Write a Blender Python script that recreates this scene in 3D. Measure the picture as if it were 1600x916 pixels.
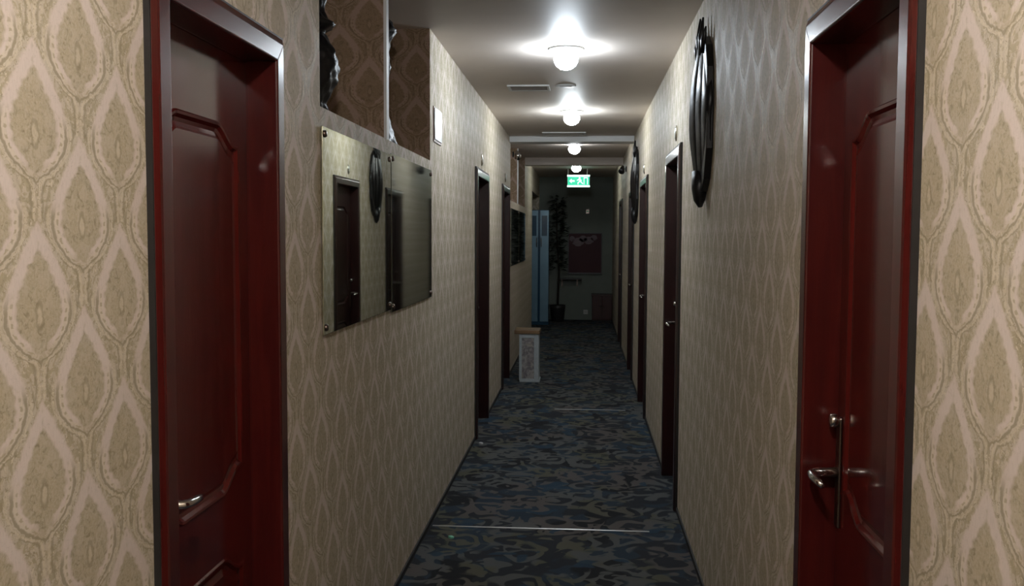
import bpy, bmesh, math, random
from mathutils import Vector, Matrix
random.seed(7)
for o in list(bpy.data.objects): bpy.data.objects.remove(o, do_unlink=True)
SC = bpy.context.scene
COL = SC.collection

# ------------------------------------------------------------------ camera
F, H = 1450.0, 1.55
dy = Vector(((911 - 800) / F, (458 - 369) / F, -1.0)).normalized()      # corridor direction in camera space
up = Vector((0.0087, 1.0, 0.0)); up = (up - dy * up.dot(dy)).normalized()
dx = dy.cross(up)
Rm = Matrix((dx, dy, up))
cd = bpy.data.cameras.new('camera'); cam = bpy.data.objects.new('camera', cd); COL.objects.link(cam)
cam.matrix_world = Matrix.Translation((0, 0, H)) @ Rm.to_4x4()
cd.sensor_width = 36; cd.lens = 36 * F / 1600; cd.clip_start = .02; cd.clip_end = 200
SC.camera = cam

# ------------------------------------------------------------------ world, exposure
w = bpy.data.worlds.new('world'); SC.world = w; w.use_nodes = True
w.node_tree.nodes['Background'].inputs[0].default_value = (.5, .55, .6, 1)
w.node_tree.nodes['Background'].inputs[1].default_value = 0.02
SC.view_settings.view_transform = 'Standard'; SC.view_settings.look = 'None'
SC.view_settings.exposure = 0.32; SC.view_settings.gamma = 1
LAMPS = [(-0.107, 0.5, 290, (1.0, .95, .9)), (-0.107, 5.45, 115, (.80, .90, 1.0)), (-0.107, 8.14, 125, (.86, .95, 1.0)),
         (-0.11, 11.0, 42, (.93, .98, 1.0)), (-0.11, 14.1, 40, (.92, 1.0, .98))]

XL, XR, ZC = -0.809, 0.5425, 2.632
YB, YE = -2.2, 17.2

# ------------------------------------------------------------------ helpers
class N:
    """tiny node helper"""
    def __init__(s, name):
        s.m = bpy.data.materials.new(name); s.m.use_nodes = True
        s.t = s.m.node_tree; s.b = s.t.nodes['Principled BSDF']
    def n(s, typ, **k):
        nd = s.t.nodes.new(typ)
        for a, v in k.items(): setattr(nd, a, v)
        return nd
    def put(s, sock, v):
        if isinstance(v, bpy.types.NodeSocket): s.t.links.new(v, sock)
        elif v is not None: sock.default_value = v
    def math(s, op, a, b=None, c=None, clamp=False):
        nd = s.n('ShaderNodeMath', operation=op, use_clamp=clamp)
        s.put(nd.inputs[0], a); s.put(nd.inputs[1], b)
        if c is not None: s.put(nd.inputs[2], c)
        return nd.outputs[0]
    def ss(s, v, lo, hi):
        nd = s.n('ShaderNodeMapRange', interpolation_type='SMOOTHSTEP')
        s.put(nd.inputs[0], v); nd.inputs[1].default_value = lo; nd.inputs[2].default_value = hi
        return nd.outputs[0]
    def mix(s, f, a, b):
        nd = s.n('ShaderNodeMix', data_type='RGBA')
        s.put(nd.inputs[0], f)
        s.put(nd.inputs[6], a if not isinstance(a, tuple) else (*a[:3], 1))
        s.put(nd.inputs[7], b if not isinstance(b, tuple) else (*b[:3], 1))
        return nd.outputs[2]
    def noise(s, vec, scale, detail=3, rough=.55, dist=0, dim='3D'):
        nd = s.n('ShaderNodeTexNoise'); nd.noise_dimensions = dim
        if vec is not None: s.put(nd.inputs['Vector'], vec)
        nd.inputs['Scale'].default_value = scale; nd.inputs['Detail'].default_value = detail
        nd.inputs['Roughness'].default_value = rough; nd.inputs['Distortion'].default_value = dist
        return nd
    def uv(s): return s.n('ShaderNodeUVMap', uv_map='UVMap').outputs[0]
    def bump(s, h, strength=.3, dist=.002):
        nd = s.n('ShaderNodeBump'); nd.inputs['Strength'].default_value = strength
        nd.inputs['Distance'].default_value = dist; s.put(nd.inputs['Height'], h)
        s.put(s.b.inputs['Normal'], nd.outputs[0])
    def set(s, **k):
        for a, v in k.items():
            a = {'base': 'Base Color', 'rough': 'Roughness', 'metal': 'Metallic', 'coat': 'Coat Weight', 'coatr': 'Coat Roughness',
                 'spec': 'Specular IOR Level', 'em': 'Emission Color', 'ems': 'Emission Strength'}[a]
            if isinstance(v, tuple): v = (*v[:3], 1)
            s.put(s.b.inputs[a], v)
        return s

def plain(name, col, rough=.5, metal=0, coat=0, var=.12, scale=30, bump=0, em=0):
    m = N(name)
    nz = m.noise(m.n('ShaderNodeTexCoord').outputs['Object'], scale, 4)
    c2 = tuple(c * (1 - var * 2) for c in col)
    m.set(base=m.mix(nz.outputs[0], c2, tuple(min(1, c * (1 + var)) for c in col)), rough=rough, metal=metal, coat=coat, coatr=.12)
    if bump: m.bump(nz.outputs[0], bump, .003)
    if em: m.set(em=col, ems=em)
    return m.m

def float_curve(m, v, pts):
    nd = m.n('ShaderNodeFloatCurve'); m.put(nd.inputs['Value'], v)
    cv = nd.mapping.curves[0]
    cv.points[0].location = pts[0]; cv.points[1].location = pts[-1]
    for p in pts[1:-1]: cv.points.new(*p)
    nd.mapping.update()
    return nd.outputs[0]

def wallpaper(name, u0, v0, tint=(1, 1, 1), PU=.2475, PV=.2705):
    m = N(name)
    sep = m.n('ShaderNodeSeparateXYZ'); m.put(sep.inputs[0], m.uv())
    nz = m.noise(m.uv(), 70, 3); nsep = m.n('ShaderNodeSeparateColor'); m.put(nsep.inputs[0], nz.outputs['Color'])
    u = m.math('DIVIDE', m.math('SUBTRACT', sep.outputs[0], u0), PU)
    v = m.math('DIVIDE', m.math('SUBTRACT', sep.outputs[1], v0), PV)
    u = m.math('ADD', u, m.math('MULTIPLY', m.math('SUBTRACT', nsep.outputs[0], .5), .05))
    v = m.math('ADD', v, m.math('MULTIPLY', m.math('SUBTRACT', nsep.outputs[1], .5), .05))
    def cell(off):
        a = m.math('ABSOLUTE', m.math('SUBTRACT', m.math('FRACT', m.math('ADD', u, .5 + off)), .5))
        vv = m.math('FRACT', m.math('ADD', v, .5 + off))       # 0..1, centre .5
        return a, vv
    mp = [(0, 0), (.24, .0), (.27, .05), (.33, .11), (.39, .2), (.47, .235), (.56, .225), (.66, .165), (.76, .085), (.85, 0), (1, 0)]
    op = [(0, 0), (.14, 0), (.2, .02), (.25, .13), (.32, .25), (.42, .345), (.52, .355), (.62, .315), (.75, .215), (.86, .12), (.96, .03), (1, 0)]
    Ms, Es, Vs, Us = [], [], [], []
    for off in (0, .5):
        a, vv = cell(off)
        # scalloped medallion edge
        sc = m.math('MULTIPLY', m.math('SINE', m.math('MULTIPLY', vv, 95)), .008)
        Ms.append(m.math('ADD', m.math('SUBTRACT', float_curve(m, vv, mp), a), sc))
        Es.append(m.math('SUBTRACT', float_curve(m, vv, op), a)); Vs.append(vv); Us.append(a)
    M = m.math('MAXIMUM', *Ms); E = m.math('MAXIMUM', *Es)
    selB = m.math('GREATER_THAN', Es[1], Es[0])
    vs = m.math('ADD', m.math('MULTIPLY', selB, Vs[1]), m.math('MULTIPLY', m.math('SUBTRACT', 1, selB), Vs[0]))
    us = m.math('ADD', m.math('MULTIPLY', selB, Us[1]), m.math('MULTIPLY', m.math('SUBTRACT', 1, selB), Us[0]))
    lower = m.math('SUBTRACT', 1, m.ss(vs, .5, .62))
    T = lambda c: tuple(a * b for a, b in zip(c, tint))
    light, gold, olive, cream, pale = T((.70, .61, .555)), T((.45, .385, .262)), T((.31, .26, .165)), T((.68, .61, .48)), T((.57, .505, .40))
    fine = m.noise(m.uv(), 190, 4, .65)
    mott = m.noise(m.uv(), 75, 3, .6, 1.5)
    # filler between the ogees
    fil = m.mix(m.ss(m.noise(m.uv(), 48, 2, .5, 1.5).outputs[0], .44, .56), gold, pale)
    fil = m.mix(m.ss(m.noise(m.uv(), 110, 2, .5, 2).outputs[0], .6, .68), fil, cream)
    inside = m.ss(E, -.025, .02)
    lowband = m.math('MULTIPLY', lower, m.math('SUBTRACT', 1, m.ss(E, .075, .1)))
    lt = m.mix(m.math('MULTIPLY', lowband, .6), light, cream)
    lt = m.mix(m.math('MULTIPLY', m.math('SUBTRACT', 1, m.ss(vs, .24, .34)), .8), lt, fil)
    c = m.mix(inside, fil, lt)
    # twin outline arcs in the lower half, with a beaded line inside
    arc1 = m.math('MULTIPLY', m.math('MULTIPLY', m.ss(E, 0, .012), m.math('SUBTRACT', 1, m.ss(E, .03, .05))), lower)
    c = m.mix(m.math('MULTIPLY', arc1, .8), c, olive)
    arc2 = m.math('MULTIPLY', m.math('MULTIPLY', m.ss(E, -.05, -.035), m.math('SUBTRACT', 1, m.ss(E, -.022, -.01))), lower)
    c = m.mix(m.math('MULTIPLY', arc2, .6), c, cream)
    arc3 = m.math('MULTIPLY', m.math('MULTIPLY', m.ss(E, -.085, -.065), m.math('SUBTRACT', 1, m.ss(E, -.06, -.045))), m.math('ADD', .25, m.math('MULTIPLY', lower, .45)))
    c = m.mix(arc3, c, olive)
    bead = m.math('MULTIPLY', m.math('MULTIPLY', m.ss(E, .055, .065), m.math('SUBTRACT', 1, m.ss(E, .08, .09))),
                  m.ss(m.math('SINE', m.math('MULTIPLY', vs, 120)), -.1, .5))
    c = m.mix(m.math('MULTIPLY', bead, m.math('MULTIPLY', lower, .85)), c, gold)
    # medallion
    med = m.mix(m.ss(fine.outputs[0], .35, .65), gold, T((.52, .455, .34)))
    med = m.mix(m.ss(mott.outputs[0], .5, .72), med, olive)
    med = m.mix(m.math('MULTIPLY', m.ss(m.noise(m.uv(), 42, 2, .5, 1).outputs[0], .5, .62), .45), med, pale)
    mm = m.ss(M, -.022, .022)
    c = m.mix(mm, c, med)
    # small oval eye of the medallion
    ey = m.math('ADD', m.math('POWER', m.math('DIVIDE', us, .042), 2), m.math('POWER', m.math('DIVIDE', m.math('SUBTRACT', vs, .47), .085), 2))
    ring = m.math('MULTIPLY', m.ss(ey, .35, .6), m.math('SUBTRACT', 1, m.ss(ey, .9, 1.3)))
    c = m.mix(m.math('MULTIPLY', ring, .55), c, olive)
    c = m.mix(m.math('MULTIPLY', m.math('SUBTRACT', 1, m.ss(ey, .2, .4)), .5), c, cream)
    # little scrolls: dark flecks in the filler
    fl = m.math('MULTIPLY', m.ss(m.noise(m.uv(), 85, 1, .4, 3).outputs[0], .63, .68), m.math('SUBTRACT', 1, mm))
    c = m.mix(m.math('MULTIPLY', fl, m.math('SUBTRACT', .75, m.math('MULTIPLY', inside, .6))), c, olive)
    # woven vertical grain
    gv = m.n('ShaderNodeMapping'); m.put(gv.inputs[0], m.uv()); gv.inputs['Scale'].default_value = (420, 60, 1)
    gr = m.noise(gv.outputs[0], 1, 2)
    c = m.mix(m.math('MULTIPLY', m.ss(gr.outputs[0], .4, .7), .12), c, T((.3, .25, .2)))
    m.set(base=c, rough=m.math('ADD', .55, m.math('MULTIPLY', inside, .08)), spec=.25)
    m.bump(m.math('ADD', m.math('MULTIPLY', m.math('SUBTRACT', inside, mm), -.6), m.math('MULTIPLY', fine.outputs[0], .5)), .2, .0008)
    return m.m

def carpet():
    m = N('camouflage_carpet')
    uv = m.uv()
    def warp(vec, sc, amt):
        wz = m.noise(vec, sc, 1); add = m.n('ShaderNodeVectorMath', operation='MULTIPLY_ADD')
        m.put(add.inputs[0], wz.outputs['Color']); add.inputs[1].default_value = (amt, amt, amt); m.put(add.inputs[2], vec)
        return add.outputs[0]
    P = warp(uv, 5.2, .17)
    big = m.noise(P, 4, 1, .5, .5)
    # curling leaf strokes: crescents cut from offset rounded cells
    vo = m.n('ShaderNodeTexVoronoi', feature='F1'); m.put(vo.inputs['Vector'], P); vo.inputs['Scale'].default_value = 4.6
    v2 = m.n('ShaderNodeTexVoronoi', feature='F1'); m.put(v2.inputs['Vector'], warp(uv, 9, .12)); v2.inputs['Scale'].default_value = 7.4
    s1 = m.math('SINE', m.math('MULTIPLY', vo.outputs['Distance'], 17)); s2 = m.math('SINE', m.math('ADD', m.math('MULTIPLY', v2.outputs['Distance'], 12), 1.0))
    g1 = m.ss(m.noise(uv, 4.6, 1).outputs[0], .40, .47); g2 = m.ss(m.noise(uv, 3.8, 1, .5, 1).outputs[0], .50, .56)
    arcs = m.math('MAXIMUM', m.math('MULTIPLY', m.ss(s1, -.1, .3), g1), m.math('MULTIPLY', m.ss(s2, .1, .4), g2))
    c = m.mix(m.ss(big.outputs[0], .5, .55), (.024, .029, .038), (.026, .045, .07))
    c = m.mix(m.ss(m.noise(P, 3.2, 1).outputs[0], .56, .6), c, (.013, .014, .019))
    gb = m.mix(m.ss(m.noise(P, 2.6, 1).outputs[0], .5, .56), (.118, .125, .125), (.118, .118, .085))
    gb = m.mix(m.ss(m.noise(uv, 1.3, 1).outputs[0], .5, .6), gb, (.125, .112, .106))
    c = m.mix(m.math('MULTIPLY', arcs, .9), c, gb)
    c = m.mix(m.math('MULTIPLY', m.ss(m.noise(P, 5.5, 1).outputs[0], .63, .66), .9), c, (.022, .055, .095))
    pile = m.noise(uv, 500, 2)
    c = m.mix(m.math('MULTIPLY', pile.outputs[0], .4), c, (.035, .036, .036))
    m.set(base=c, rough=.95, spec=.15)
    m.bump(m.math('ADD', pile.outputs[0], m.math('MULTIPLY', arcs, .6)), .6, .004)
    return m.m

def wood(name, c1, c2, rough=.3, coat=.15):
    m = N(name)
    mp = m.n('ShaderNodeMapping'); m.put(mp.inputs[0], m.n('ShaderNodeTexCoord').outputs['Object']); mp.inputs['Scale'].default_value = (14, 14, 1.2)
    nz = m.noise(mp.outputs[0], 2.2, 5, .6, .6)
    m.set(base=m.mix(m.ss(nz.outputs[0], .3, .7), c1, c2), rough=rough, coat=coat, coatr=.1, spec=.5)
    m.bump(nz.outputs[0], .06, .002)
    return m.m

M = {}
M['paperL'] = wallpaper('gold_damask_wallpaper', 1.449, 1.571)
M['paperR'] = wallpaper('gold_damask_wallpaper_right', 1.391, 1.759)
M['paperN'] = wallpaper('shaded_brown_damask', -.88, 2.15, (.52, .42, .37))  # same damask, browner, with the niche shade put into the tint
M['carpet'] = carpet()
M['ceil'] = plain('ceiling_paint', (.66, .585, .525), .55, 0, 0, .05, 4)
M['beam'] = plain('beam_paint', (.74, .75, .76), .5, 0, 0, .03, 6)
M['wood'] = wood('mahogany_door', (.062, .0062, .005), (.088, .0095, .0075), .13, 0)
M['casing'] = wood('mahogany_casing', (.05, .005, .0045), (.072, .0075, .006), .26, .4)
M['wood_shaded'] = wood('shaded_mahogany_door', (.012, .003, .003), (.02, .004, .004), .3, 0)  # same mahogany for the far doors, their shade put into the colour
M['casing_shaded'] = wood('shaded_mahogany_casing', (.016, .0035, .0035), (.026, .005, .005), .28, .2)  # far casings likewise: shade darkened into the wood colour
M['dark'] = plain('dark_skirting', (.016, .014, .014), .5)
M['chrome'] = plain('polished_steel', (.75, .73, .7), .18, 1, 0, .03, 20)
M['steel'] = plain('brushed_steel', (.55, .56, .57), .3, 1, 0, .05, 60)
M['plateface'] = plain('satin_silver_plate', (.5, .52, .54), .3, .85, 0, .12, 22)
M['brass'] = plain('pale_brass', (.62, .58, .48), .28, 1, 0, .05, 40)
M['white'] = plain('white_enamel', (.62, .62, .6), .4, 0, 0, .04)
M['slot'] = plain('vent_shadow', (.03, .028, .025), .8)
M['black'] = plain('black_lacquer', (.004, .004, .006), .4, 0, 0, .3, 40, .25)
M['endwall'] = plain('dim_green_grey_wall', (.20, .225, .20), .7, 0, 0, .1, 5)

def mirror_mat(name, c, r):
    m = N(name); nz = m.noise(m.n('ShaderNodeTexCoord').outputs['Object'], 6, 4)
    m.set(base=m.mix(nz.outputs[0], tuple(x * .85 for x in c), c), metal=1.0, rough=m.math('ADD', r, m.math('MULTIPLY', nz.outputs[0], .02)))
    return m.m
M['mirror1'] = mirror_mat('greenish_mirror_glass', (.62, .66, .57), .008)
M['mirror2'] = mirror_mat('dusty_mirror_glass', (.6, .68, .64), .03)

def finish(bm, name, mats, parent=None, smooth=False, bevel=0, kind=None):
    bmesh.ops.recalc_face_normals(bm, faces=bm.faces)
    uvl = bm.loops.layers.uv.new('UVMap')
    for f in bm.faces:
        n = f.normal; ax = max(range(3), key=lambda i: abs(n[i]))
        for l in f.loops:
            p = l.vert.co
            l[uvl].uv = (p.y, p.z) if ax == 0 else ((p.x, p.z) if ax == 1 else (p.x, p.y))
        f.smooth = smooth
    me = bpy.data.meshes.new(name)
    if parent is not None:
        off = Vector(parent['_o']); bm.transform(Matrix.Translation(-off))
    bm.to_mesh(me); bm.free()
    for m in (mats if isinstance(mats, (list, tuple)) else [mats]): me.materials.append(m)
    o = bpy.data.objects.new(name, me); COL.objects.link(o)
    if parent is not None:
        o['_o'] = parent['_o']; o.parent = parent
    else: o['_o'] = (0, 0, 0)
    if bevel:
        b = o.modifiers.new('bevel', 'BEVEL'); b.width = bevel; b.segments = 2; b.limit_method = 'ANGLE'; b.harden_normals = False
    if kind: o['kind'] = kind
    return o

def box(bm, x0, x1, y0, y1, z0, z1, mi=0):
    vs = [bm.verts.new((x, y, z)) for x in (x0, x1) for y in (y0, y1) for z in (z0, z1)]
    for q in ((0, 1, 3, 2), (4, 6, 7, 5), (0, 4, 5, 1), (2, 3, 7, 6), (0, 2, 6, 4), (1, 5, 7, 3)):
        f = bm.faces.new([vs[i] for i in q]); f.material_index = mi
    return bm
def boxobj(name, mat, parent, *c, bevel=0, kind=None):
    return finish(box(bmesh.new(), *c), name, mat, parent, bevel=bevel, kind=kind)

def tube(bm, pts, rad, seg=10, cap=True, mi=0):
    pts = [Vector(p) for p in pts]; rad = rad if isinstance(rad, (list, tuple)) else [rad] * len(pts)
    rings = []
    for i, p in enumerate(pts):
        t = (pts[min(i + 1, len(pts) - 1)] - pts[max(i - 1, 0)]).normalized()
        a = Vector((0, 0, 1)) if abs(t.z) < .9 else Vector((1, 0, 0))
        u = t.cross(a).normalized(); v = t.cross(u)
        rings.append([bm.verts.new(p + (u * math.cos(2 * math.pi * k / seg) + v * math.sin(2 * math.pi * k / seg)) * rad[i]) for k in range(seg)])
    for a, b in zip(rings, rings[1:]):
        for k in range(seg):
            f = bm.faces.new((a[k], a[(k + 1) % seg], b[(k + 1) % seg], b[k])); f.material_index = mi
    if cap:
        for r in (rings[0], rings[-1]): bm.faces.new(r).material_index = mi
    return bm

def lathe(bm, c, prof, seg=28, axis='z', sq=(1, 1)):
    """prof = [(radius, height)...] revolved around axis through c"""
    rings = []
    for r, h in prof:
        ring = []
        for k in range(seg):
            a = 2 * math.pi * k / seg; p, q = math.cos(a) * r * sq[0], math.sin(a) * r * sq[1]
            ring.append(bm.verts.new({'z': (c[0] + p, c[1] + q, c[2] + h), 'x': (c[0] + h, c[1] + p, c[2] + q)}[axis]))
        rings.append(ring)
    for a, b in zip(rings, rings[1:]):
        for k in range(seg): bm.faces.new((a[k], a[(k + 1) % seg], b[(k + 1) % seg], b[k]))
    bm.faces.new(rings[0]); bm.faces.new(rings[-1])
    return bm

def prism(bm, pts, x0, x1):
    """(y,z) outline extruded along x"""
    a = [bm.verts.new((x0, y, z)) for y, z in pts]; b = [bm.verts.new((x1, y, z)) for y, z in pts]
    bm.faces.new(a); bm.faces.new(b)
    for i in range(len(pts)): bm.faces.new((a[i], a[(i + 1) % len(pts)], b[(i + 1) % len(pts)], b[i]))
    return bm

def tag(o, label=None, cat=None, group=None, kind=None):
    if label: o['label'] = label
    if cat: o['category'] = cat
    if group: o['group'] = group
    if kind: o['kind'] = kind
    return o
def thing(name, loc, label, cat, group=None, kind=None):
    o = bpy.data.objects.new(name, None); COL.objects.link(o); o.location = loc; o['_o'] = tuple(loc)
    o.empty_display_size = .1
    return tag(o, label, cat, group, kind)
def single(bm, name, mat, loc, label, cat, group=None, **k):
    """a thing that is one mesh, origin at loc"""
    h = {'_o': tuple(loc)}
    o = finish_at(bm, name, mat, loc, **k)
    return tag(o, label, cat, group)
def finish_at(bm, name, mat, loc, **k):
    o = finish(bm, name, mat, None, **k)
    o.data.transform(Matrix.Translation(-Vector(loc))); o.location = loc; o['_o'] = tuple(loc)
    return o

# ------------------------------------------------------------------ doors layout (outer casing start, outer casing end)
CW = .068
LD = [(1.678, 2.436), (6.93, 7.84), (9.23, 10.08)]
RD = [(1.552, 2.298), (5.20, 6.06), (7.86, 8.76), (9.97, 10.86), (12.85, 13.75)]
DZ = 2.065
NICHES = [(2.826, 4.893), (10.32, 12.9)]
SILL = 1.945
TH = .16
OPEN = (14.75, 17.05, 2.26)     # lobby opening in the left wall
PAD = .02
# ------------------------------------------------------------------ setting
def wall(side, doors, niches, name, mat, opening=None):
    x0, x1 = (XL - TH, XL) if side < 0 else (XR, XR + TH)
    bm = bmesh.new(); y = YB
    cuts = [(a + PAD, b - PAD, 'd') for a, b in doors] + [(a, b, 'n') for a, b in niches]
    if opening: cuts.append((opening[0], opening[1], 'o'))
    for a, b, t in sorted(cuts):
        box(bm, x0, x1, y, a, 0, ZC)
        if t == 'd': box(bm, x0, x1, a, b, DZ - PAD, ZC)
        if t == 'n': box(bm, x0, x1, a, b, 0, SILL)
        if t == 'o': box(bm, x0, x1, a, b, opening[2], ZC)
        y = b
    box(bm, x0, x1, y, YE, 0, ZC)
    return finish(bm, name, mat, kind='structure')
wall(-1, LD, NICHES, 'wall_left', M['paperL'], OPEN)
wall(1, RD, [], 'wall_right', M['paperR'])
# walls around the lobby alcove beyond the opening, back of the corridor, end wall
boxobj('wall_end', M['endwall'], None, -2.6, XR + TH, YE, YE + .12, 0, ZC, kind='structure')
boxobj('wall_back', M['paperN'], None, XL - TH, XR + TH, YB - .12, YB, 0, ZC, kind='structure')
bm = bmesh.new(); box(bm, -2.6, XL - TH, OPEN[0] - .12, OPEN[0], 0, ZC); box(bm, -2.72, -2.6, OPEN[0] - .12, YE + .12, 0, ZC)
finish(bm, 'wall_lobby', M['endwall'], kind='structure')
bm = bmesh.new(); box(bm, XL - TH - .02, XR + TH, YB - .12, YE + .12, -.1, 0); box(bm, -2.72, XL - TH - .02, OPEN[0] - .12, YE + .12, -.1, 0)
finish(bm, 'floor', M['carpet'], kind='structure')
bm = bmesh.new(); box(bm, -1.5, XR + TH, YB - .12, OPEN[0] - .12, ZC, ZC + .1); box(bm, -2.72, XR + TH, OPEN[0] - .12, YE + .12, ZC, ZC + .1)
finish(bm, 'ceiling', M['ceil'], kind='structure')
boxobj('trim_1', M['beam'], None, XL, XR, 10.16, 10.42, ZC - .062, ZC, bevel=.004, kind='structure')
boxobj('trim_2', M['ceil'], None, XL, XR, 12.95, 13.15, ZC - .1, ZC, kind='structure')
# skirtings
def skirt(side, doors, name, opening=None):
    bm = bmesh.new(); y = YB; x0, x1 = (XL, XL + .008) if side < 0 else (XR - .008, XR)
    for a, b in sorted(list(doors) + ([opening[:2]] if opening else [])):
        box(bm, x0, x1, y, a, 0, .028); y = b
    if y < YE - .2: box(bm, x0, x1, y, YE, 0, .028)
    finish(bm, name, M['dark'], kind='structure')
skirt(-1, LD, 'baseboard_left', OPEN); skirt(1, RD, 'baseboard_right')
# niches: boxed recesses lined with the browner, shade-darkened wallpaper, with a divider each
for a, b in NICHES:
    bm = bmesh.new(); xb = XL - .5; x1 = XL - TH
    box(bm, xb - .04, xb, a - .04, b + .04, SILL - .04, ZC)
    box(bm, xb, x1, a - .04, a, SILL - .04, ZC); box(bm, xb, x1, b, b + .04, SILL - .04, ZC)
    box(bm, XL - TH + .0, XL - .002, b - .006, b, SILL, ZC)
    box(bm, xb, x1, a, b, SILL - .04, SILL)
    mid = a + (b - a) * .483
    box(bm, xb, XL - .012, mid - .02, mid + .02, SILL, ZC)
    finish(bm, 'wall_niche', M['paperN'], kind='structure')
    boxobj('trim_3' if a < 5 else 'trim_4', M['beam'], None, XL - .012, XL, mid - .022, mid + .022, SILL, ZC, kind='structure')

# metal joint strips across the carpet
for i, (y, xa, xb, lab) in enumerate([(4.83, XL + .02, .36, 'nearer thin metal joint strip across the dark carpet'), (8.24, -.24, .39, 'farther short metal joint strip across the dark carpet')]):
    bm = bmesh.new(); box(bm, xa, xb, y - .006, y + .006, 0, .003)
    single(bm, 'carpet_strip', M['steel'], ((xa + xb) / 2, y, 0), lab, 'carpet strip', 'carpet joint strips', bevel=.001)

# ------------------------------------------------------------------ doors
def offset(poly, d):
    n = len(poly); out = []
    area = sum(poly[i][0] * poly[(i + 1) % n][1] - poly[(i + 1) % n][0] * poly[i][1] for i in range(n))
    s = 1 if area > 0 else -1
    for i in range(n):
        p0, p1, p2 = Vector(poly[i - 1]), Vector(poly[i]), Vector(poly[(i + 1) % n])
        a, b = (p1 - p0).normalized(), (p2 - p1).normalized()
        na, nb = Vector((-a.y, a.x)) * s, Vector((-b.y, b.x)) * s
        m = (na + nb); m.normalize(); k = 1 / max(.5, m.dot(na))
        q = p1 + m * d * k; out.append((q.x, q.y))
    return out

def ogee_outline(c, hw, z0, z1, bottom=True):
    """panel with a raised centre and S-shaped shoulders at the top (and mirrored at the bottom)"""
    dr = .048; fl = hw * .46; sh = hw * .9
    top = [(-fl, 0)]
    def shoulder():
        pts = []
        for k in range(9):
            t = k / 8; x = fl + (sh - fl) * t
            pts.append((x, -dr * (t * t * (3 - 2 * t))))
        pts.append((hw, -dr)); return pts
    s = shoulder()
    T = [(-x, z) for x, z in reversed(s)] + s          # left to right
    up_ = [(c + x, z1 + z) for x, z in T]
    if bottom: dn = [(c + x, z0 - z) for x, z in reversed(T)]
    else: dn = [(c + hw, z0), (c - hw, z0)]
    return up_ + dn                                     # clockwise

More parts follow.
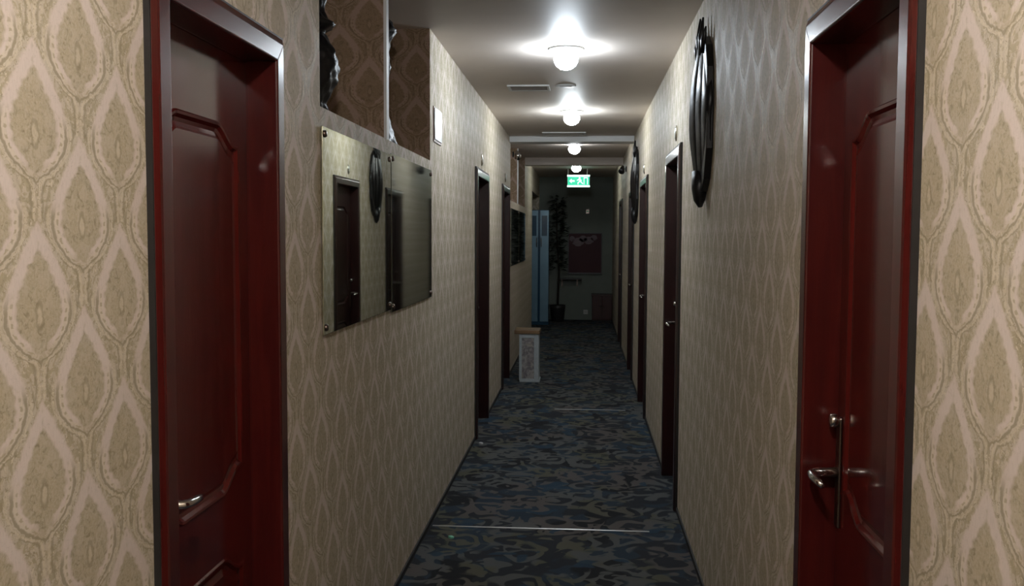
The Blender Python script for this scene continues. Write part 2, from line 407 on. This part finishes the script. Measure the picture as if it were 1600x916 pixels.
doorn = 0
def door(side, a, b, latch, label):
    global doorn; doorn += 1
    WD, CS = (M['wood'], M['casing']) if a < 3 else (M['wood_shaded'], M['casing_shaded'])  # doors past the nearest pair get the shade-darkened copies
    XW = abs(XL) if side < 0 else XR
    X = lambda d: side * (XW + d)                       # d>0 into the wall
    root = thing('door_%d' % doorn, (X(0), (a + b) / 2, 0), label, 'door', None, 'structure')
    oa, ob, oz = a + CW, b - CW, DZ - CW                # clear opening
    def B(bm, d0, d1, y0, y1, z0, z1):
        x0, x1 = sorted((X(d0), X(d1))); return box(bm, x0, x1, y0, y1, z0, z1)
    # casing boards: profiled (thin outer edge, raised flat), mitred
    def casing(kind):
        bm = bmesh.new(); prof = [(0, 0.0), (0, .012), (.014, .019), (.02, .021), (CW - .004, .021), (CW, .017), (CW, -.062), (CW - .014, -.062), (CW - .014, 0)]
        ends = []
        for e in (0, 1):
            ring = []
            for t, pr in prof:
                if kind == 'near': y, z = a + t, (0 if e == 0 else DZ - t)
                elif kind == 'far': y, z = b - t, (0 if e == 0 else DZ - t)
                else: y, z = (a + t if e == 0 else b - t), DZ - t
                ring.append(bm.verts.new((X(-pr), y, z)))
            ends.append(ring)
        n = len(prof)
        for i in range(n): bm.faces.new((ends[0][i], ends[0][(i + 1) % n], ends[1][(i + 1) % n], ends[1][i]))
        bm.faces.new(ends[0]); bm.faces.new(ends[1])
        return bm
    finish(casing('near'), 'casing_side', CS, root, bevel=.002)
    finish(casing('far'), 'casing_side', CS, root, bevel=.002)
    finish(casing('top'), 'casing_head', CS, root, bevel=.002)
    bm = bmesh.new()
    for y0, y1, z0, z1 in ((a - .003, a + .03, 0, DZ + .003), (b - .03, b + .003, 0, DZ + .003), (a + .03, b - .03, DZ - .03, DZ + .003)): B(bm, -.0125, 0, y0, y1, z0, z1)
    finish(bm, 'dark_edge_strip', M['dark'], root)  # thin dark band along the outer edges of the casing
    bm = bmesh.new()
    for y0, y1 in ((oa - .012, oa + .003), (ob - .003, ob + .012)): B(bm, .06, .13, y0, y1, 0, oz)
    B(bm, .06, .13, oa, ob, oz - .003, oz + .012)
    finish(bm, 'jamb', CS, root)
    # leaf with two recessed shaped panels
    c = (oa + ob) / 2; hw = (ob - oa) / 2 * .78; df = .062
    outs = [ogee_outline(c, hw, .91, 1.82), ogee_outline(c, hw, .16, .757, False)]
    bm = bmesh.new(); y0, y1, z0, z1 = oa + .004, ob - .004, .006, oz - .004
    def loop(pts, d):
        vs = [bm.verts.new((X(d), y, z)) for y, z in pts]
        return vs, [bm.edges.new((vs[i], vs[(i + 1) % len(vs)])) for i in range(len(vs))]
    vo, eo = loop([(y0, z0), (y1, z0), (y1, z1), (y0, z1)], df); es = list(eo)
    for o_ in outs: es += loop(o_, df)[1]
    bmesh.ops.triangle_fill(bm, edges=es, use_beauty=True, use_dissolve=False)
    vb = [bm.verts.new((X(df + .035), y, z)) for y, z in ((y0, z0), (y1, z0), (y1, z1), (y0, z1))]
    for i in range(4): bm.faces.new((vo[i], vo[(i + 1) % 4], vb[(i + 1) % 4], vb[i]))
    bm.faces.new(vb)
    leaf = finish(bm, 'door_leaf', WD, root)
    for o_ in outs:
        bm = bmesh.new(); rings = []
        for off_, d in ((0, df), (.004, df - .004), (.010, df - .003), (.017, df + .004), (.026, df + .006), (.036, df + .003), (.042, df)):
            rings.append([bm.verts.new((X(d), y, z)) for y, z in offset(o_, off_)])
        n = len(o_)
        for p, q in zip(rings, rings[1:]):
            for i in range(n): bm.faces.new((p[i], p[(i + 1) % n], q[(i + 1) % n], q[i]))
        bm.faces.new(rings[-1])
        finish(bm, 'panel', WD, leaf, smooth=False)
    # lever handle on a long plate
    ly = oa + .052 if latch == 'near' else ob - .034; s = 1 if latch == 'near' else -1
    hz = 1.0
    bm = bmesh.new(); B(bm, df - .007, df, ly - .016, ly + .016, hz - .13, hz + .13)
    pl = finish(bm, 'handle_plate', M['dkplate'], root, bevel=.003)
    bm = bmesh.new(); lathe(bm, (X(df - .016), ly, hz + .122), [(.004, -.012), (.015, -.010), (.017, 0), (.015, .008), (.006, .010)] if side > 0 else [(.004, -.012), (.015, -.010), (.017, 0), (.015, .008), (.006, .010)], 14, 'x')
    finish(bm, 'lock_cap', M['chrome'], pl, smooth=True)
    bm = bmesh.new()
    L_ = .85 if latch == 'near' else .62
    P = [(df - .004, 0, 0), (df - .05, 0, 0), (df - .064, s * .006, .0), (df - .069, s * .02, -.001), (df - .069, s * .06, -.004), (df - .064, s * .1, -.008), (df - .058, s * .125, -.014)]
    tube(bm, [(X(d), ly + y, hz + z) for d, y, z in [(d, y * L_, z) for d, y, z in P]], [.013, .0105, .009, .009, .0095, .0085, .006], 12)
    finish(bm, 'lever', M['chrome'], pl, smooth=True)
    return root
M['dkplate'] = plain('aged_steel_plate', (.22, .17, .15), .3, 1)
door(-1, *LD[0], 'near', 'large glossy dark red panelled door nearest on the left wall')
door(-1, *LD[1], 'near', 'dark red door on the left wall just past the mirrors')
door(-1, *LD[2], 'near', 'far dark red door on the left wall beside the pedestal')
door(1, *RD[0], 'far', 'large glossy dark red panelled door nearest on the right wall')
door(1, *RD[1], 'far', 'dark red door on the right wall just past the black wall ornament')
door(1, *RD[2], 'far', 'second small dark red door down the right wall')
door(1, *RD[3], 'far', 'third small dark red door down the right wall below the far ornament')
door(1, *RD[4], 'far', 'farthest dark door on the right wall near the dim lobby')

# ------------------------------------------------------------------ lamps
def lampmat(i, strength, col):
    m = N('lamp_glass_%d' % i); m.set(base=(.9, .9, .9), em=col, ems=strength, rough=.3); return m.m
lamp_lab = ['lamp', 'lit ceiling downlight nearest the camera, biggest bright glow', 'lit ceiling downlight second from the front, just before the white beam',
            'small lit ceiling downlight just beyond the white beam', 'lit ceiling downlight right above the green exit sign']
for i, (x, y, st, col) in enumerate(LAMPS):
    lab = 'lit ceiling downlight behind the viewpoint above the near doors' if i == 0 else lamp_lab[i]
    t = thing('downlight', (x, y, ZC), lab, 'ceiling light', 'ceiling downlights')
    bm = bmesh.new(); lathe(bm, (x, y, ZC), [(.105, 0), (.105, -.006), (.092, -.014), (.074, -.014), (.068, -.004)], 28)
    finish(bm, 'trim_ring', M['white'], t, smooth=True)
    bm = bmesh.new(); lathe(bm, (x, y, ZC - .012), [(.035, 0), (.06, -.02), (.07, -.045), (.069, -.062), (.058, -.085), (.035, -.103), (.012, -.11), (.003, -.111)], 24)
    finish(bm, 'lamp_globe', lampmat(i, st, col), t, smooth=True)

# smoke detectors / blank discs
for x, y, lab in ((-.134, 6.78, 'round white ceiling disc between the first and second downlights, right of the vent'),):
    t = thing('ceiling_disc', (x, y, ZC), lab, 'smoke detector')
    finish(lathe(bmesh.new(), (x, y, ZC), [(.075, 0), (.075, -.003), (.062, -.005), (.05, -.005)], 28), 'base', M['beam'], t, smooth=True)
    finish(lathe(bmesh.new(), (x, y, ZC - .004), [(.045, 0), (.043, -.004), (.03, -.006), (.005, -.007)], 24), 'cap', M['beam'], t, smooth=True)

# air vents
def vent(x0, x1, y0, y1, lab):
    t = thing('ceiling_vent', ((x0 + x1) / 2, (y0 + y1) / 2, ZC), lab, 'air vent', 'ceiling air vents')
    fw = .02; bm = bmesh.new()
    box(bm, x0, x1, y0, y0 + fw, ZC - .012, ZC); box(bm, x0, x1, y1 - fw, y1, ZC - .012, ZC)
    box(bm, x0, x0 + fw, y0 + fw, y1 - fw, ZC - .012, ZC); box(bm, x1 - fw, x1, y0 + fw, y1 - fw, ZC - .012, ZC)
    finish(bm, 'frame', M['white'], t, bevel=.002)
    boxobj('backing', M['slot'], t, x0 + fw, x1 - fw, y0 + fw, y1 - fw, ZC - .002, ZC)
    n = 4
    for k in range(n):
        yy = y0 + fw + (k + .5) * (y1 - y0 - 2 * fw) / n
        bm = bmesh.new(); box(bm, x0 + fw, x1 - fw, yy - .001, yy + .001, ZC - .011, ZC - .002)
        for v in bm.verts: v.co.y += (v.co.z - ZC) * .8
        finish(bm, 'slat', M['ceil'], t)
vent(-.555, -.25, 6.72, 6.95, 'framed rectangular air vent with dark slats left of the first lamp')
vent(-.436, .02, 9.76, 9.97, 'wide white air vent just in front of the white beam')

# ------------------------------------------------------------------ mirrors
def mirror(a, b, z0, z1, glass, lab, grp):
    t = thing('wall_mirror', (XL, (a + b) / 2, z0), lab, 'mirror', grp)
    boxobj('glass', glass, t, XL + .003, XL + .009, a, b, z0, z1, bevel=.0015)
    for y in (a + .025, b - .025):
        for z in (z0 + .022, z1 - .022):
            finish(lathe(bmesh.new(), (XL + .009, y, z), [(.011, -.008), (.012, .002), (.009, .006), (.003, .007)], 12, 'x'), 'clip', M['dkplate'], t, smooth=True)
G1 = 'mirrors on the left wall'
mirror(2.82, 3.835, 1.238, 1.885, M['mirror1'], 'nearer pale mirror on the left wall reflecting a door', G1)
mirror(3.85, 4.88, 1.225, 1.893, M['mirror2'], 'darker greenish mirror on the left wall, second from the front', G1)
mirror(10.34, 11.55, 1.21, 1.858, M['mirror2'], 'small far mirror beside the third left door', G1)
mirror(11.62, 12.88, 1.21, 1.858, M['mirror2'], 'farthest mirror on the left wall before the pale end section', G1)

# ------------------------------------------------------------------ plates on walls
def oval_plate(side, y, z, lab):
    x = XL if side < 0 else XR
    t = thing('number_plate', (x, y, z), lab, 'door plate', 'oval plates above the doors')
    s = -side
    finish(lathe(bmesh.new(), (x, y, z), [(.034, 0), (.034, s * .005), (.03, s * .009), (.026, s * .008)], 24, 'x', (1, 1.35)), 'rim', M['brass'], t, smooth=True)
    finish(lathe(bmesh.new(), (x, y, z), [(.027, s * .004), (.027, s * .0095), (.02, s * .012), (.004, s * .013)], 24, 'x', (1, 1.35)), 'face', M['steel'], t, smooth=True)
oval_plate(-1, 7.38, 2.15, 'bright oval plate above the second left door')
oval_plate(-1, 9.62, 2.15, 'oval plate above the far left door')
oval_plate(1, 5.55, 2.155, 'oval plate above the right door just past the wall ornament')
oval_plate(1, 8.38, 2.15, 'oval plate above the second small right door')
oval_plate(1, 10.4, 2.15, 'tiny oval plate above the third small right door')
t = thing('wall_plate', (XL, 5.13, 2.16), 'shiny silver rectangular plate on left wall right of the niche', 'plate')
boxobj('backing', M['dkplate'], t, XL, XL + .006, 4.985, 5.245, 2.055, 2.245, bevel=.002)
boxobj('face', M['plateface'], t, XL + .006, XL + .01, 4.998, 5.238, 2.068, 2.238, bevel=.002)

# wall spotlights (unlit, shiny) on either wall beyond the beam
for sd, y, z, lab in ((-1, 10.62, 2.475, 'small shiny unlit spotlight high on left wall past the beam'), (1, 11.9, 2.40, 'small dark unlit spotlight high on right wall past the beam')):
    x = XL if sd < 0 else XR; s = -sd
    t = thing('wall_spotlight', (x, y, z), lab, 'spotlight', 'wall spotlights')
    finish(lathe(bmesh.new(), (x, y, z), [(.035, 0), (.035, s * .012), (.02, s * .016)], 20, 'x'), 'base', M['black'], t, smooth=True)
    bm = bmesh.new(); tube(bm, [(x, y, z), (x + s * .05, y, z + .005)], .007); finish(bm, 'arm', M['chrome'], t, smooth=True)
    bm = bmesh.new(); tube(bm, [(x + s * .045, y + .05, z + .03), (x + s * .055, y, z), (x + s * .065, y - .05, z - .035)], [.02, .032, .04], 18)
    finish(bm, 'head', M['chrome'] if sd < 0 else M['black'], t, smooth=True)

# ------------------------------------------------------------------ black carved wall ornaments
def ornament(yc, zc, lab):
    t = thing('wall_ornament', (XR, yc, zc), lab, 'wall ornament', 'black carved ornaments on the right wall')
    # backboard: long pointed hexagonal oval
    hw, hh = .235, .36
    out = [(-hw * .35, -hh * .94), (-hw * .72, -hh * .8), (-hw * .98, -hh * .45), (-hw, 0), (-hw * .95, hh * .5), (-hw * .72, hh * .78), (-hw * .3, hh * .93)]
    pts = out + [(-a, b) for a, b in reversed(out)]
    finish(prism(bmesh.new(), [(yc + a, zc + b) for a, b in pts], XR, XR - .03), 'backboard', M['black'], t, bevel=.005)
    # overlapping carved leaves
    for k in range(7):
        f = (k - 3) / 3; n = 15; bm = bmesh.new(); rs = []
        L = hh * (1.02 - .22 * abs(f)); th = .036 + .012 * (k % 2)
        for i in range(n):
            u = i / (n - 1); z = zc + L * (1 - 2 * u)
            wd = .062 * (math.sin(math.pi * min(1, u * 1.02 + .01)) ** .6) * (1 + .18 * math.sin(u * 19 + k * 1.7)) + .006
            cy = yc + f * hw * .82 * (math.sin(math.pi * (u * .86 + .07)) ** .7) + .006 * math.sin(u * 14 + k)
            h = .014 + th * math.sin(math.pi * (u * .9 + .05)) * (1 - .35 * abs(f))
            rs.append([bm.verts.new((XR - q * h - .004, cy + p * wd, z)) for p, q in ((-1, .2), (-.6, .8), (0, 1.15), (.6, .8), (1, .2), (0, 0))])
        for p, q in zip(rs, rs[1:]):
            for i in range(6): bm.faces.new((p[i], p[(i + 1) % 6], q[(i + 1) % 6], q[i]))
        bm.faces.new(rs[0]); bm.faces.new(rs[-1])
        finish(bm, 'carved_leaf', M['black'], t, smooth=True)
    for a, l, ln in ((-.1, .36, .05), (-.035, .42, .02), (.03, .435, -.015), (.085, .37, -.03)):
        bm = bmesh.new(); z0 = zc + hh * .72
        tube(bm, [(XR - .03, yc + a, z0), (XR - .035, yc + a - ln * .4, (z0 + zc + l) / 2), (XR - .028, yc + a - ln, zc + l)], [.014, .013, .004], 8)
        finish(bm, 'prong', M['black'], t, smooth=True)
    bm = bmesh.new(); tube(bm, [(XR - .025, yc - .03, zc - hh * .7), (XR - .032, yc - .04, zc - hh * .9), (XR - .03, yc - .04, zc - hh * 1.04), (XR - .025, yc - .03, zc - hh * 1.12)], [.04, .034, .026, .01], 10)
    finish(bm, 'lower_tip', M['black'], t, smooth=True)
ornament(4.22, 2.085, 'long black carved ornament on right wall between the first two doors')
ornament(9.45, 2.08, 'far dark carved ornament on right wall above the third door')

# ------------------------------------------------------------------ niche vases
def vase(x, y, prof, lab, grp='black ornaments standing in the wall niches'):
    fine = []                                             # resample the profile, then carve scallops and leaf relief into it
    for (r0, h0), (r1, h1) in zip(prof, prof[1:]):
        for k in range(4): fine.append((r0 + (r1 - r0) * k / 4, h0 + (h1 - h0) * k / 4))
    fine.append(prof[-1])
    bm = bmesh.new(); lathe(bm, (x, y, SILL), fine, 48)
    for v in bm.verts:
        a = math.atan2(v.co.y - y, v.co.x - x); h = v.co.z - SILL
        if .015 < h < prof[-1][1] - .01:
            k = 1 + .07 * math.sin(a * 8 + h * 34) * math.sin(h * 52 + a) + .03 * math.sin(a * 15 - h * 60)
            v.co.x = x + (v.co.x - x) * k; v.co.y = y + (v.co.y - y) * k
    single(bm, 'niche_vase', M['black'], (x, y, SILL), lab, 'vase', grp, smooth=True)
vase(-1.0, 3.3, [(.1, 0), (.125, .005), (.12, .02), (.085, .05), (.072, .075), (.09, .11), (.112, .16), (.12, .21), (.112, .255), (.088, .3), (.07, .325), (.075, .335), (.105, .35), (.108, .36), (.085, .375), (.07, .4), (.075, .45), (.085, .5), (.07, .55), (.06, .6), (.09, .64), (.07, .65)],
     'black bulging turned vase standing in the nearer wall niche')
vase(-1.0, 4.4, [(.08, 0), (.12, .006), (.115, .03), (.095, .08), (.075, .15), (.06, .25), (.065, .33), (.08, .4), (.07, .46), (.078, .52), (.11, .57), (.09, .61), (.05, .65)],
     'slim black turned vase half hidden behind the niche divider')
vase(-1.1, 12.2, [(.09, 0), (.11, .006), (.11, .03), (.07, .08), (.1, .2), (.11, .28), (.07, .38), (.06, .45), (.09, .55)],
     'dark vase in the far wall niche beyond the beam')

# ------------------------------------------------------------------ pedestal in the corridor
def marble():
    m = N('pale_marble_panel'); tc = m.n('ShaderNodeTexCoord').outputs['Object']
    nz = m.noise(tc, 9, 5, .6, 2.5); n2 = m.noise(tc, 5, 3, .5, 1)
    c = m.mix(m.ss(nz.outputs[0], .4, .62), (.17, .155, .17), (.36, .34, .33)); c = m.mix(m.ss(n2.outputs[0], .55, .65), c, (.42, .37, .31))
    m.set(base=c, rough=.35); return m.m
M['marble'] = marble()
M['frame'] = plain('grey_white_frame', (.42, .47, .5), .45)
M['pedtop'] = plain('brown_gilt_top', (.2, .12, .06), .35)
M['pedside'] = plain('dark_pedestal_side', (.05, .045, .045), .5)
x0, x1, y0, y1, hh = -.665, -.458, 9.76, 10.02, .525
t = thing('pedestal', ((x0 + x1) / 2, (y0 + y1) / 2, 0), 'short square pedestal with marbled front standing by far left door', 'pedestal')
boxobj('body', M['pedside'], t, x0, x1 - .004, y0 + .01, y1, .02, hh - .012, bevel=.003)
boxobj('front_panel', M['marble'], t, x0 + .028, x1 - .05, y0 + .002, y0 + .012, .03, hh - .05)
bm = bmesh.new()
box(bm, x0, x0 + .028, y0 - .006, y0 + .012, .02, hh - .012); box(bm, x1 - .05, x1, y0 - .006, y0 + .012, .02, hh - .012)
box(bm, x0 + .028, x1 - .05, y0 - .006, y0 + .012, hh - .055, hh - .012); box(bm, x0 + .028, x1 - .05, y0 - .006, y0 + .012, .02, .036)
finish(bm, 'front_frame', M['frame'], t, bevel=.003)
boxobj('side_panel', M['frame'], t, x1 - .004, x1 + .002, y0 + .012, y1 - .01, .02, hh - .012)
boxobj('plinth', M['frame'], t, x0 + .005, x1 + .012, y0 - .01, y1, 0, .022, bevel=.003)
boxobj('top', M['pedtop'], t, x0 - .05, x1 + .012, y0 - .02, y1 + .015, hh - .012, hh + .03, bevel=.006)

# ------------------------------------------------------------------ exit sign
sy, sx0, sx1, sz0, sz1 = 15.02, -.258, .098, 2.335, 2.53
M['sgreen'] = plain('sign_green', (.0, .55, .3), .4, em=.75, var=.02)
M['swhite'] = plain('sign_white', (.75, 1.0, .9), .4, em=1.3, var=.01)
t = thing('exit_sign', ((sx0 + sx1) / 2, sy, sz0), 'small lit green exit sign hanging from the ceiling at the far end', 'exit sign')
boxobj('housing', M['steel'], t, sx0, sx1, sy, sy + .03, sz0, sz1, bevel=.003)
boxobj('green_face', M['sgreen'], t, sx0 + .004, sx1 - .004, sy - .004, sy, sz0 + .03, sz1 - .03)
for z in (sz0, sz1 - .028): boxobj('light_bar', M['swhite'], t, sx0 - .004, sx1 + .004, sy - .008, sy + .002, z, z + .028)
def flat(name, polys, parent, mat):
    bm = bmesh.new()
    for pts in polys:
        f = [bm.verts.new((x, sy - .006, z)) for x, z in pts]; b = [bm.verts.new((x, sy - .003, z)) for x, z in pts]
        bm.faces.new(f); bm.faces.new(b)
        for i in range(len(pts)): bm.faces.new((f[i], f[(i + 1) % len(pts)], b[(i + 1) % len(pts)], b[i]))
    return finish(bm, name, mat, parent)
cz = (sz0 + sz1) / 2; ax = sx0 + .075
flat('arrow', [[(ax - .045, cz), (ax - .008, cz + .036), (ax - .008, cz + .012), (ax + .04, cz + .012), (ax + .04, cz - .012), (ax - .008, cz - .012), (ax - .008, cz - .036)]], t, M['swhite'])
mx = (sx0 + sx1) / 2 + .015
circ = [(mx + .004 + .013 * math.cos(a * math.pi / 5), cz + .05 + .013 * math.sin(a * math.pi / 5)) for a in range(10)]
flat('running_figure', [circ,
     [(mx - .012, cz + .034), (mx + .014, cz + .034), (mx + .02, cz - .006), (mx - .004, cz - .01)],
     [(mx - .012, cz + .034), (mx - .04, cz + .014), (mx - .036, cz + .004), (mx - .006, cz + .02)],
     [(mx + .012, cz + .03), (mx + .036, cz + .006), (mx + .028, cz), (mx + .014, cz + .014)],
     [(mx - .004, cz - .008), (mx - .03, cz - .024), (mx - .028, cz - .055), (mx - .018, cz - .055), (mx - .016, cz - .03), (mx + .008, cz - .016)],
     [(mx + .006, cz - .01), (mx + .03, cz - .03), (mx + .05, cz - .05), (mx + .058, cz - .042), (mx + .036, cz - .016), (mx + .018, cz)]], t, M['swhite'])
ex = sx1 - .075
flat('doorway_symbol', [[(ex - .02, cz - .055), (ex - .02, cz + .055), (ex + .045, cz + .055), (ex + .045, cz - .055), (ex + .035, cz - .055), (ex + .035, cz + .045), (ex - .01, cz + .045), (ex - .01, cz - .055)]], t, M['swhite'])
for x in (sx0 + .01, sx1 - .04):
    bm = bmesh.new(); tube(bm, [(x, sy + .015, sz1 - .002), (x, sy + .015, ZC)], .005, 8); finish(bm, 'hanger', M['white'], t, smooth=True)

# ------------------------------------------------------------------ lobby things
M['blue'] = plain('blue_grey_painted_steel', (.17, .31, .42), .3, .2, .3, .15, 3)
M['blued'] = plain('deep_blue_glass', (.03, .09, .16), .15, 0, .5)
t = thing('metal_cabinet', (-.76, 16.3, 0), 'tall blue-grey metal cabinet with two doors in the dark lobby', 'cabinet')
cx0, cx1, cy0, cy1, ct = -.91, -.59, 16.1, 16.5, 2.0
boxobj('body', M['blued'], t, cx0, cx1, cy0 + .02, cy1, 0, ct, bevel=.004)
for i, (a, b) in enumerate(((cx0, -.775), (-.745, cx1))):
    d = boxobj('cabinet_door', M['blue'], t, a + .004, b - .004, cy0, cy0 + .02, .06, ct - .01, bevel=.003)
    boxobj('glass_pane', M['blued'], d, a + .03, b - .03, cy0 - .003, cy0 + .003, 1.55, ct - .1)
    hx = b - .025 if i == 0 else a + .025
    bm = bmesh.new(); tube(bm, [(hx, cy0 + .002, 1.36), (hx, cy0 - .03, 1.38), (hx, cy0 - .03, 1.5), (hx, cy0 + .002, 1.52)], .007, 8)
    finish(bm, 'handle', M['dkplate'], d, smooth=True)
    for hz in (.3, 1.0, 1.9):
        pass

M['leafdk'] = plain('dark_green_leaf', (.012, .022, .014), .5)
M['pot'] = plain('dark_glazed_pot', (.03, .028, .03), .35)
M['bark'] = plain('dark_stem', (.03, .022, .015), .8)
px_, py_ = -.45, 16.85
t = thing('potted_plant', (px_, py_, 0), 'tall dark leafy potted plant beside the blue-grey cabinet', 'plant')
finish(lathe(bmesh.new(), (px_, py_, 0), [(.1, 0), (.11, .02), (.14, .24), (.15, .3), (.135, .3), (.12, .26)], 24), 'pot', M['pot'], t, smooth=True)
bm = bmesh.new(); tube(bm, [(px_, py_, .25), (px_ + .02, py_ + .03, .9), (px_ - .02, py_, 1.5), (px_ - .03, py_ + .03, 2.15)], [.02, .017, .014, .008], 8)
finish(bm, 'stem', M['bark'], t, smooth=True)
bm = bmesh.new(); R = random.Random(3)
for k in range(340):
    z = .95 + 1.3 * (k / 340) + R.uniform(-.04, .04); a = R.uniform(0, 6.28); sp = R.uniform(.03, .13) * (1.15 if z < 1.75 else .95)
    c = Vector((px_ + math.cos(a) * sp, py_ + math.sin(a) * sp, z)); d = Vector((math.cos(a), math.sin(a), R.uniform(-.5, .5))).normalized()
    s_ = d.cross(Vector((0, 0, 1))).normalized(); L = R.uniform(.08, .13); W = L * .3
    p = [c, c + d * L * .45 + s_ * W, c + d * L, c + d * L * .45 - s_ * W]; mid_ = c + d * L * .45 + Vector((0, 0, .012))
    vs = [bm.verts.new(q) for q in p]; vm = bm.verts.new(mid_)
    for i in range(4): bm.faces.new((vs[i], vs[(i + 1) % 4], vm))
finish(bm, 'foliage', M['leafdk'], t, kind='stuff')

# framed red board with pale figures along its top
M['redboard'] = plain('deep_red_board', (.06, .006, .014), .6)
M['pinkish'] = plain('pale_pink_print', (.16, .10, .12), .5)
M['silver'] = plain('dull_silver_frame', (.12, .12, .125), .5, .3)
bx0, bx1, bz0, bz1 = -.265, .34, .865, 1.60
t = thing('notice_board', ((bx0 + bx1) / 2, YE - .02, bz0), 'framed dark red board hanging on the dim end wall', 'picture')
boxobj('board', M['redboard'], t, bx0, bx1, YE - .03, YE, bz0, bz1)
for c in ((bx0 - .012, bx1 + .012, bz0 - .02, bz0 + .012), (bx0 - .012, bx1 + .012, bz1 - .008, bz1 + .01), (bx0 - .012, bx0 + .006, bz0 + .012, bz1 - .008), (bx1 - .006, bx1 + .012, bz0 + .012, bz1 - .008)):
    boxobj('frame', M['silver'], t, c[0], c[1], YE - .045, YE, c[2], c[3], bevel=.003)
for (x, z, w_, h_) in ((-.2, 1.5, .05, .05), (-.09, 1.44, .1, .08), (.0, 1.5, .07, .06), (.1, 1.47, .09, .07), (.2, 1.52, .06, .05)):
    bm = bmesh.new(); pts = [(x + w_ * math.cos(a * math.pi / 8) * (1 + .2 * math.sin(a * 3)), z + h_ * math.sin(a * math.pi / 8)) for a in range(16)]
    f = [bm.verts.new((p, YE - .032, q)) for p, q in pts]; b = [bm.verts.new((p, YE - .03, q)) for p, q in pts]
    bm.faces.new(f); bm.faces.new(b)
    for i in range(16): bm.faces.new((f[i], f[(i + 1) % 16], b[(i + 1) % 16], b[i]))
    finish(bm, 'printed_figure', M['pinkish'], t)

t = thing('wall_shelf', (-.24, YE, .77), 'small grey shelf under the left corner of the red board', 'shelf')
boxobj('shelf_board', M['silver'], t, -.44, -.02, YE - .22, YE, .755, .775, bevel=.003)
for x in (-.38, -.1):
    bm = bmesh.new(); box(bm, x - .01, x + .01, YE - .18, YE, .735, .755); box(bm, x - .01, x + .01, YE - .02, YE, .62, .735); finish(bm, 'bracket', M['dkplate'], t)

M['dkred'] = wood('dark_red_cabinet_wood', (.04, .008, .008), (.06, .012, .01), .4, .2)
t = thing('low_cabinet', (.35, 17.0, 0), 'low dark red wooden cabinet against the end wall at right', 'cabinet')
boxobj('body', M['dkred'], t, .175, XR - .01, 16.82, YE - .01, .03, .47, bevel=.004)
boxobj('top', M['dkred'], t, .165, XR - .005, 16.8, YE - .005, .47, .495, bevel=.004)
boxobj('plinth', M['dark'], t, .19, XR - .02, 16.85, YE - .02, 0, .03)
for a, b in ((.185, .35), (.36, XR - .02)):
    d = boxobj('cabinet_door', M['dkred'], t, a, b, 16.805, 16.82, .05, .46, bevel=.003)
    kx = b - .02 if a < .3 else a + .02
    bm = bmesh.new(); tube(bm, [(kx, 16.805, .28), (kx, 16.785, .28)], .009, 10); finish(bm, 'knob', M['dkplate'], d, smooth=True)

def socket(x, z, lab):
    t = thing('wall_socket', (x, YE, z), lab, 'socket')
    boxobj('plate', M['white'], t, x - .04, x + .04, YE - .01, YE, z - .04, z + .04, bevel=.003)
    bm = bmesh.new(); box(bm, x - .015, x - .008, YE - .0115, YE - .009, z - .012, z + .012); box(bm, x + .008, x + .015, YE - .0115, YE - .009, z - .012, z + .012)
    finish(bm, 'slot', M['slot'], t)
socket(.06, .145, 'tiny white wall socket low on end wall left of red cabinet')
t = thing('indicator_lamp', (.08, YE, 2.0), 'tiny green indicator lamp high on the end wall below exit sign', 'indicator')
M['gdim'] = plain('dim_green_led', (.02, .12, .06), .4, em=.35)
boxobj('case', M['dkplate'], t, .05, .11, YE - .02, YE, 1.96, 2.04, bevel=.003)
finish(lathe(bmesh.new(), (.08, YE - .024, 1.99), [(.006, 0), (.016, .006), (.016, .02), (.006, .026)], 12), 'lens', M['gdim'], t, smooth=True)

# ------------------------------------------------------------------ scraps on the carpet
def scrap(x, y, r, mat, lab):
    bm = bmesh.new(); R = random.Random(int(y * 100)); top = []
    pts = [(x + r * math.cos(a * math.pi / 4) * R.uniform(.6, 1.1), y + r * math.sin(a * math.pi / 4) * R.uniform(.6, 1.1)) for a in range(8)]
    lo = [bm.verts.new((p, q, .0)) for p, q in pts]; hi = [bm.verts.new((p, q, R.uniform(.004, .012))) for p, q in pts]
    c = bm.verts.new((x, y, .014)); bm.faces.new(lo)
    for i in range(8): bm.faces.new((lo[i], lo[(i + 1) % 8], hi[(i + 1) % 8], hi[i])); bm.faces.new((hi[i], hi[(i + 1) % 8], c))
    single(bm, 'paper_scrap', mat, (x, y, 0), lab, 'litter')
scrap(-.66, 4.64, .017, plain('mint_paper', (.22, .6, .42), .6), 'tiny mint green scrap on the carpet near left wall')
scrap(-.745, 6.8, .018, plain('white_paper', (.6, .62, .65), .6), 'tiny white scrap on the carpet by second left door')

for o in bpy.data.objects:
    if '_o' in o: del o['_o']
